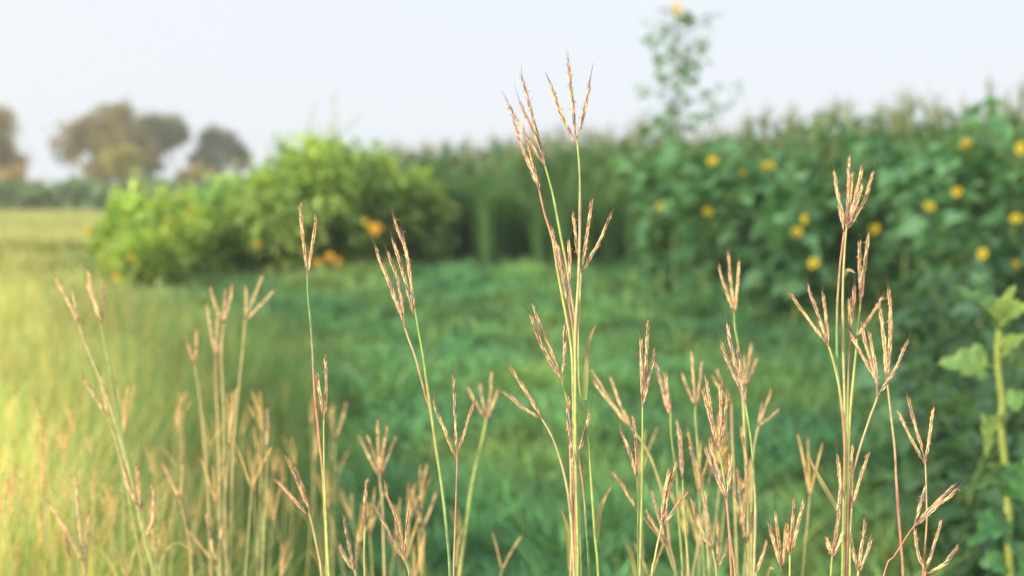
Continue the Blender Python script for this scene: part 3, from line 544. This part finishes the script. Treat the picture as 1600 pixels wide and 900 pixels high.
# --- sunflower plants at the right
def sun_plant(label, bx, by, top, flowers, nl, lsz, seed, col=(.055, .15, .065), col2=(.15, .30, .14), r0=.013, spread=.28, group='sunflower plants along the corn edge', leafz=(.15, 1.), extra=()):
    global rng; rng = np.random.default_rng(seed); z0 = float(ground(bx, by)); base = np.array([bx, by, z0]); root = thing('sunflower_plant', base, label, 'sunflower', group)
    top = np.asarray(top, float); P = spline([base-[0, 0, .02], base*.5+top*.5+[rng.normal()*.04, 0, 0], top], 30); g = G()
    tube(g, P, np.linspace(r0, r0*.4, 30), [.17, .26, .08], 6); ends = [P]
    gl = G()
    for (c, r_) in flowers:
        i = int(np.clip(np.argmin(np.abs(P[:, 2]-(c[2]-.25))), 6, 27)); B = spline([P[i], P[i]*.45+c*.55-[0, 0, .03], c-[0, 0, .01]], 12)
        tube(g, B, np.linspace(r0*.45, r0*.25, 12), [.18, .28, .08], 5); ends.append(B)
    for c in extra:
        i = int(np.clip(np.argmin(np.abs(P[:, 2]-(c[2]-.16))), 6, 28)); B = spline([P[i], P[i]*.4+c*.6-[0, 0, .02], c], 12)
        tube(g, B, np.linspace(r0*.4, r0*.2, 12), [.16, .25, .1], 5); ends += [B, B]
    for b in range(0 if extra else 5):
        i = rng.integers(8, 26); a = rng.uniform(0, 2*math.pi); e = P[i]+np.array([math.cos(a)*spread, math.sin(a)*spread, rng.uniform(.1, .4)])
        B = spline([P[i], (P[i]+e)/2-[0, 0, .03], e], 12); tube(g, B, np.linspace(r0*.4, r0*.2, 12), [.16, .25, .08], 5); ends.append(B)
    g.build('stem', M_stem, root, base)
    pts = np.array([E[rng.integers(int(len(E)*leafz[0]), len(E))] for E in [ends[rng.choice(len(ends), p=np.r_[.4, np.full(len(ends)-1, .6/(len(ends)-1))] if len(ends) > 1 else None)] for _ in range(nl)]])
    a = rng.uniform(0, 2*math.pi, nl); dr = np.stack([np.cos(a), np.sin(a), rng.uniform(-.5, .35, nl)], 1); loc = pts+unit(dr)*rng.uniform(.02, .09, (nl, 1))
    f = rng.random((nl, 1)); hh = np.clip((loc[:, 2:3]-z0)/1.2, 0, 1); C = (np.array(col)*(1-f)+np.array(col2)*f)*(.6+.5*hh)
    leaves(gl, LEAF_HEART, loc, dr, lsz*rng.uniform(.5, 1.2, nl), C); gl.build('foliage', M_leaf, root, base)
    for (c, r_) in flowers: flower(root, base, np.asarray(c), [-.45+rng.normal()*.75, -1+rng.random()*.6, .15+rng.normal()*.35], r_*rng.uniform(.8, 1.15), 18, (.90, .62, .12) if extra else (.95, .72, .03), (.75, .45, .1) if extra else (.45, .24, .03))
def F_(x, y, d, r=.038): return (at(x, y, d), r)
def wx(px, d): return (px-800)/FPX*d
sun_plant('tall airy sunflower plant rising alone into the sky above the corn', wx(1055, 9.4), 9.4, at(1058, 18, 9.4), [F_(1058,14,9.3,.045)], 230, .08, 31, (.08, .16, .09), (.14, .24, .11), r0=.011, leafz=(.45, 1.),
  extra=[at(x_, y_, 9.4+dz_) for x_, y_, dz_ in [(1003,68,.1), (1022,30,-.1), (1028,48,0), (1113,25,.1), (1122,40,-.05), (1083,68,0), (1005,130,-.1), (1048,96,.05), (1078,118,-.1), (1098,85,.1), (1030,160,0), (1052,175,-.1), (1145,132,.1), (1152,155,0), (1120,165,-.1), (1010,175,.1), (1070,150,.1)]])
sp_ = [
 ('leafy sunflower plant with one small bloom, nearest the middle of the picture', 1040, 9.6, (1035, 245), [(1033,323)], 110),
 ('leafy sunflower plant with two blooms one above the other, under the tall airy plant', 1105, 9.2, (1110, 232), [(1113,251), (1106,331)], 130),
 ('sunflower plant with two blooms side by side, right of the tall airy plant', 1180, 9.3, (1180, 235), [(1163,267), (1200,261)], 120),
 ('broad-leaved sunflower plant with a touching pair of blooms and a dim one below', 1245, 8.6, (1245, 270), [(1257,342), (1244,363), (1271,412)], 150),
 ('dense sunflower plant with hardly any bloom behind the bouquet-headed grass stalk', 1345, 9.0, (1350, 235), [(1366,357)], 150),
 ('sunflower plant with two large blooms at two heights, left of the right edge', 1470, 8.3, (1475, 220), [(1453,322), (1495,299)], 130),
 ('sunflower plant with blooms clustered high near the upper right', 1530, 8.6, (1530, 185), [(1510,226), (1562,219), (1536,278)], 130),
 ('sunflower plant with a bright bloom cut near the right edge', 1590, 8.2, (1592, 190), [(1595,232), (1587,341), (1585,415)], 130),
 ('lower sunflower plant with a single ragged bloom beneath the high cluster', 1535, 7.9, (1538, 350), [(1535,397)], 80),
 ('dark flowerless sunflower plant between the broad-leaved and the dense one', 1300, 9.2, (1290, 250), [], 130),
 ('dark flowerless sunflower plant right of the dense one', 1410, 8.8, (1415, 230), [], 150)]
for k, (lab, px, d, tp, fl, nl) in enumerate(sp_):
    sun_plant(lab, wx(px, d), d, at(tp[0], tp[1], d), [F_(x, y, d-.25) for x, y in fl], nl, .15 if k != 3 else .18, 40+k)
# near pale stalk on the right edge
def near_plant():
    global rng; rng = np.random.default_rng(77); d = 2.5; pts = [(1563,505), (1559,545), (1561,590), (1566,625), (1565,673), (1569,711), (1575,771), (1575,824), (1578,900), (1582, 1000)]
    S = [at(x, y, d) for x, y in pts]; b = S[-1]; base = np.array([b[0]+.01, b[1], float(ground(b[0], b[1]))]); S += [b*.5+base*.5, base-[0, 0, .01]]
    root = thing('sunflower_plant', base, 'pale yellow-green leafy stalk standing close at the right edge', 'sunflower', 'sunflower plants along the corn edge'); P = spline(S, 50)
    g = G(); rad = np.full(50, .0075); rad[::9] *= 1.35; rad *= np.linspace(.75, 1.2, 50); tube(g, P, rad, [.34, .40, .09], 8); g.build('stem', M_stem, root, base)
    LV = [(1562,520,1512,440,.055,(.10,.20,.09)), (1561,575,1478,560,.055,(.17,.27,.10)), (1563,510,1592,470,.045,(.20,.27,.09)), (1563,540,1588,560,.035,(.24,.30,.08)), (1565,640,1600,610,.04,(.14,.24,.08)),
        (1566,650,1536,676,.03,(.22,.30,.08)), (1570,715,1612,770,.06,(.08,.19,.08)), (1572,760,1560,722,.035,(.16,.25,.07)), (1575,800,1530,840,.045,(.07,.18,.08)), (1576,840,1606,870,.05,(.09,.20,.07)), (1577,870,1535,880,.045,(.07,.17,.08)),
        (1575,790,1600,728,.045,(.08,.19,.07)), (1573,740,1538,752,.025,(.12,.2,.08)), (1562,525,1545,470,.04,(.16,.25,.09)), (1563,520,1572,455,.04,(.2,.27,.09)), (1561,560,1590,520,.035,(.2,.27,.09)), (1578,900,1600,905,.05,(.08,.18,.08))]
    for (x0, y0, x1, y1, w_, c) in LV:
        a, e = at(x0, y0, d), at(x1, y1, d-.05+rng.normal()*.04); L_ = np.linalg.norm(e-a); g = G(); dirv = unit(e-a)
        Z_ = unit(np.array([rng.normal()*.6, -1, .7+rng.normal()*.4])); X_ = unit(np.cross(dirv, Z_)); Z_ = np.cross(X_, dirv)
        tube(g, np.array([a, a+dirv*L_*.15, a+dirv*L_*.3]), .0018, np.array(c)*1.2, 5)
        V = LEAF_LOB[0]; m = (.75+.5*np.sin(V[:, 0]*9+V[:, 1]*7+rng.uniform(0, 6)))[:, None]*np.array([[.5, .25, 0.]])+1-.1
        scatter(g, V, LEAF_LOB[1], (a+dirv*L_*.22)[None], X_[None], dirv[None], Z_[None], np.array([[w_*1.25, L_*.8, L_*.8]]), np.array([c])*[.62, .78, .8], m)
        g.build('leaf', M_leaf, root, base)
near_plant()

for k, (px, d, tp, nl, lab) in enumerate([(1470, 4.2, (1465, 630), 80, 'low leafy weed with greyish leaves left of the pale near stalk'), (1540, 3.8, (1545, 690), 80, 'low leafy weed at the foot of the pale near stalk'), (1600, 4.6, (1598, 540), 90, 'low leafy weed behind the pale near stalk at the right edge'), (1500, 5.6, (1500, 500), 100, 'dark leafy weed below the sunflower plants on the right'), (1440, 6.4, (1440, 450), 100, 'dark leafy weed left of the pale near stalk, further back')]):
    sun_plant(lab, wx(px, d), d, at(tp[0], tp[1], d), [], nl, .10, 140+k, (.035, .10, .05), (.10, .20, .09), r0=.007, spread=.2, group='weeds at the lower right')
# --- corn
def corn(seed, H):
    r = np.random.default_rng(seed); root = thing('corn_plant', (0, 0, 0)); g = G(); top = np.array([r.normal()*.03, r.normal()*.03, H*.84])
    P = spline([[0, 0, -.02], top*[.4, .4, .5], top], 14); tube(g, P, np.linspace(.013, .005, 14), [.16, .24, .07], 6); g.build('stem', M_stem, root)
    g = G(); a0 = r.uniform(0, 6.28)
    for k in range(10):
        t = .15+.083*k; b = P[int(t*13)]; a = a0+k*math.pi+r.normal()*.35; D = np.array([math.cos(a), math.sin(a), 0]); L_ = r.uniform(.38, .6)*(1-.35*max(0, t-.6)); up = r.uniform(.35, .75)+.25*t
        Q = spline([b, b+D*L_*.28+[0, 0, L_*up*.55], b+D*L_*.68+[0, 0, L_*up*.62], b+D*L_*.98+[0, 0, L_*up*(.25-.5*(1-t))]], 12); tt = np.linspace(0, 1, 12)
        c = np.array([.052, .13, .05])*(.6+.8*r.random())+np.array([.05, .05, 0])*r.random()
        strip(g, Q, .024*np.sin(np.pi*np.clip(.2+tt*.8, 0, 1))**.8+.001, np.array([D[0]*-.2, D[1]*-.2, 1.]), c, .35)
    g.build('foliage', M_leaf, root)
    g = G()
    for k in range(7):
        a = r.uniform(0, 6.28); s = 0 if k == 0 else r.uniform(.15, .55); e = P[-1]+np.array([math.cos(a)*s*.2, math.sin(a)*s*.2, (.20 if k == 0 else .14)*H])
        tube(g, spline([P[-1], (P[-1]+e)/2+[0, 0, .015], e], 6), [.002, .0045, .0045, .004, .003, .001], [.30, .34, .17], 4)
    g.build('tassel', M_stem, root); return root
cps = [corn(200+k, 1.3) for k in range(6)]
edge = np.array([[wx(1700, 9.6), 9.6], [wx(1500, 10.6), 10.6], [wx(1250, 12), 12], [wx(1000, 13.8), 13.8], [wx(800, 15.2), 15.2], [wx(640, 17), 17], [wx(560, 19.5), 19.5]])
el = np.r_[0, np.cumsum(np.linalg.norm(np.diff(edge, axis=0), axis=1))]
def edge_pt(s, off):
    x_ = np.interp(s, el, edge[:, 0]); y_ = np.interp(s, el, edge[:, 1]); return x_+off*.55, y_+off*.85
r2 = np.random.default_rng(5); n_c = 0; rows = 4; per_row = 70
def corn_h(px): return np.interp(px, [560, 700, 900, 1100, 1300, 1600, 1750], [238, 232, 212, 195, 178, 142, 125])
for row in range(rows):
    for k in range(per_row):
        s = (k+.5+r2.normal()*.2)/per_row*el[-1]; x_, y_ = edge_pt(s, row*.55+r2.normal()*.06)
        o = cps[n_c] if n_c < 6 else copy_tree(cps[r2.integers(6)])
        px = 800+FPX*x_/y_; want = EYE+(HOR-corn_h(px))/FPX*y_; z0 = float(ground(x_, y_)); h_ = (want-z0)*r2.choice([r2.uniform(.80, 1.0), r2.uniform(.95, 1.13)])
        sc_ = h_/1.3; o.location = (x_, y_, z0); o.scale = (max(sc_, .85)*1.0, max(sc_, .85), sc_); o.rotation_euler = (r2.normal()*.03, r2.normal()*.03, r2.uniform(0, 6.28))
        tag(o, 'one of the tasselled green corn plants packed along the field edge', 'corn plant', 'corn plants of the field edge'); n_c += 1
g = G()     # rest of the field behind the front rows
for k in range(950):
    s = r2.uniform(-.2, 1.02)*el[-1]; x_, y_ = edge_pt(max(s, 0), 2.2+r2.random()*7); 
    if s < 0: x_ += -s*.5
    z0 = float(ground(x_, y_)); px = 800+FPX*x_/y_; h_ = (EYE+(HOR-corn_h(px))/FPX*y_*.82-z0)*r2.uniform(.8, 1.02)
    tube(g, np.array([[x_, y_, z0], [x_, y_, z0+h_*.5], [x_, y_, z0+h_*.98]]), [.012, .009, .002], [.2, .24, .09], 4)
    for q in range(7):
        a = r2.uniform(0, 6.28); D = np.array([math.cos(a), math.sin(a), 0]); b = np.array([x_, y_, z0+h_*r2.uniform(.45, .85)]); L_ = r2.uniform(.3, .5)
        Q = np.array([b, b+D*L_*.35+[0, 0, L_*.5], b+D*L_*.8+[0, 0, L_*.5], b+D*L_*1.05+[0, 0, L_*.2]])
        strip(g, Q, [.012, .024, .018, .001], np.array([0, 0, 1.]), np.array([.06, .13, .05])*r2.uniform(.6, 1.4), .3)
tag(g.build('corn_field', M_leaf), 'mass of corn behind the front rows', 'corn', kind='stuff')

# --- tall grass clumps before the corn (middle)
def clump(seed):
    r = np.random.default_rng(seed); g = G(); n = 150; a = r.uniform(0, 6.28, n); b = np.stack([np.cos(a), np.sin(a), np.zeros(n)], 1)*r.uniform(0, .12, (n, 1))
    for k in range(n):
        D = np.array([math.cos(a[k]), math.sin(a[k]), 0]); H = r.uniform(.45, 1.); o_ = r.uniform(.1, .5)*H
        Q = spline([b[k]-[0, 0, .02], b[k]+D*o_*.3+[0, 0, H*.7], b[k]+D*o_+[0, 0, H*r.uniform(.75, 1.)]], 7)
        strip(g, Q, [.005, .008, .009, .009, .008, .005, .0006], np.array([-D[0], -D[1], .5]), np.array([.085, .21, .075])*r.uniform(.5, 1.5)+np.array([.05, .04, 0])*r.random(), .25)
    return g.build('tall_grass_clump', M_blade)
cl = [clump(300+k) for k in range(4)]; r3 = np.random.default_rng(9)
for k in range(34):
    px = 650+(1180-650)*(k+.5)/34+r3.normal()*12; d_ = np.interp(px, [650, 900, 1180], [12.6, 11.6, 10.2])+r3.uniform(-.4, .9)
    if k < 4: o = cl[k]
    else: o = cl[r3.integers(4)].copy(); COL.objects.link(o)
    x_, y_ = wx(px, d_), d_; s = r3.uniform(.55, .95); o.location = (x_, y_, float(ground(x_, y_))); o.scale = (s, s, s); o.rotation_euler = (0, 0, r3.uniform(0, 6.28))
    tag(o, 'one of the tall leafy grass clumps in a row before the corn', 'grass clump', 'tall grass clumps before the corn')

# --- far left: strip of corn, trees, roofs
rng = np.random.default_rng(61); g = G(); n = 9000; x_ = rng.uniform(-17, -7.6, n); y_ = 38+rng.uniform(0, 3.5, n); loc = np.stack([x_, y_, ground(x_, y_)+rng.uniform(.02, 1.0, n)*(.80+.12*np.sin(x_*3)+.1*np.sin(x_*7.3))], 1)
leaves(g, LEAF_OV, loc, rng.normal(size=(n, 3))*[.6, .6, 1], rng.uniform(.12, .3, n), np.array([.13, .19, .10])*rng.uniform(.6, 1.4, (n, 1)))
tag(g.build('distant_crop', M_far), 'dark green strip of distant crop at the left horizon', 'crop', kind='stuff')
def tree(label, px, d, top, bot, halfw, nleaf, col, col2, seed, gaps=(), lobes=11, name='broadleaf_tree'):
    global rng; rng = np.random.default_rng(seed); X0 = wx(px, d); z0 = .5; zt = EYE+(HOR-top)/FPX*d; zb = EYE+(HOR-bot)/FPX*d; W = halfw/FPX*d
    base = np.array([X0, d, z0]); root = thing(name, base, label, 'tree', 'distant trees on the left horizon'); g = G()
    tube(g, spline([base-[0, 0, .1], base+[.1, 0, (zb-z0)*.7], base+[0, 0, (zt-z0)*.6]], 10), np.linspace(.045, .015, 10)*(zt-z0), [.16, .11, .08], 7)
    ang = rng.uniform(0, 2*math.pi, lobes); rr = rng.uniform(.15, .8, lobes); Hc = zt-zb
    lc = np.stack([X0+np.cos(ang)*rr*W, d+np.sin(ang)*rr*W, zb+Hc*(.25+.5*rng.random(lobes)*(1.15-.5*rr))], 1); lr = rng.uniform(.15, .36, lobes)*min(W, Hc)*1.1
    for q in lc: tube(g, spline([base+[0, 0, (zb-z0)*.8], (base+[0, 0, zb-z0]+q)/2, q], 6), np.linspace(.02, .006, 6)*(zt-z0), [.16, .11, .08], 5)
    g.build('trunk', M_bark, root, base)
    ns = nleaf//30; sp = rng.integers(lobes, size=ns); sc_ = lc[sp]+rand_dirs(ns)*(lr[sp]*rng.uniform(.5, 1.1, ns))[:, None]; si = rng.integers(ns, size=nleaf)
    loc = sc_[si]+rng.normal(size=(nleaf, 3))*.045*(zt-z0); keep = np.ones(nleaf, bool)
    for gx, gy, gr in gaps:
        p = np.stack([800+FPX*loc[:, 0]/loc[:, 1], HOR-(loc[:, 2]-EYE)/loc[:, 1]*FPX], 1); keep &= np.hypot(p[:, 0]-gx, p[:, 1]-gy) > gr
    loc = loc[keep]; si = si[keep]; n_ = len(loc); f = rng.random((ns, 1))[si]; C = (np.array(col)*(1-f)+np.array(col2)*f)*rng.uniform(.75, 1.2, (n_, 1))
    g = G(); leaves(g, LEAF_SM, loc, rand_dirs(n_), rng.uniform(.03, .055, n_)*(zt-z0)*1.3, C); g.build('crown', M_far, root, base)
tree('round brown-leaved tree cut by the left edge of the picture', -22, 62, 158, 300, 72, 9000, (.13, .12, .04), (.30, .21, .06), 71, lobes=16)
tree('broad brownish tree with a gap of sky under its crown, left horizon', 168, 75, 160, 285, 78, 9000, (.11, .12, .04), (.28, .20, .06), 72, gaps=[(138, 246, 14)], lobes=18)
tree('darker green half of the broad tree group, joined to the brownish one', 235, 77, 165, 275, 52, 8000, (.09, .13, .05), (.20, .18, .06), 73, gaps=[(258, 246, 10)], lobes=15)
tree('small dark tree standing right of the broad tree group', 345, 80, 185, 280, 36, 6000, (.09, .13, .07), (.20, .17, .09), 74, lobes=7)
tree('pale green low tree in front of the broad brownish tree', 190, 50, 212, 320, 36, 5000, (.22, .23, .09), (.34, .30, .10), 75, lobes=7)
tree('low tan thicket tree under the small dark tree', 300, 52, 258, 318, 66, 6000, (.24, .22, .10), (.36, .29, .13), 76, lobes=9)
tree('low ochre thicket tree at the far left below the cut tree', 15, 50, 245, 318, 62, 6000, (.26, .22, .10), (.38, .28, .12), 77, lobes=8)
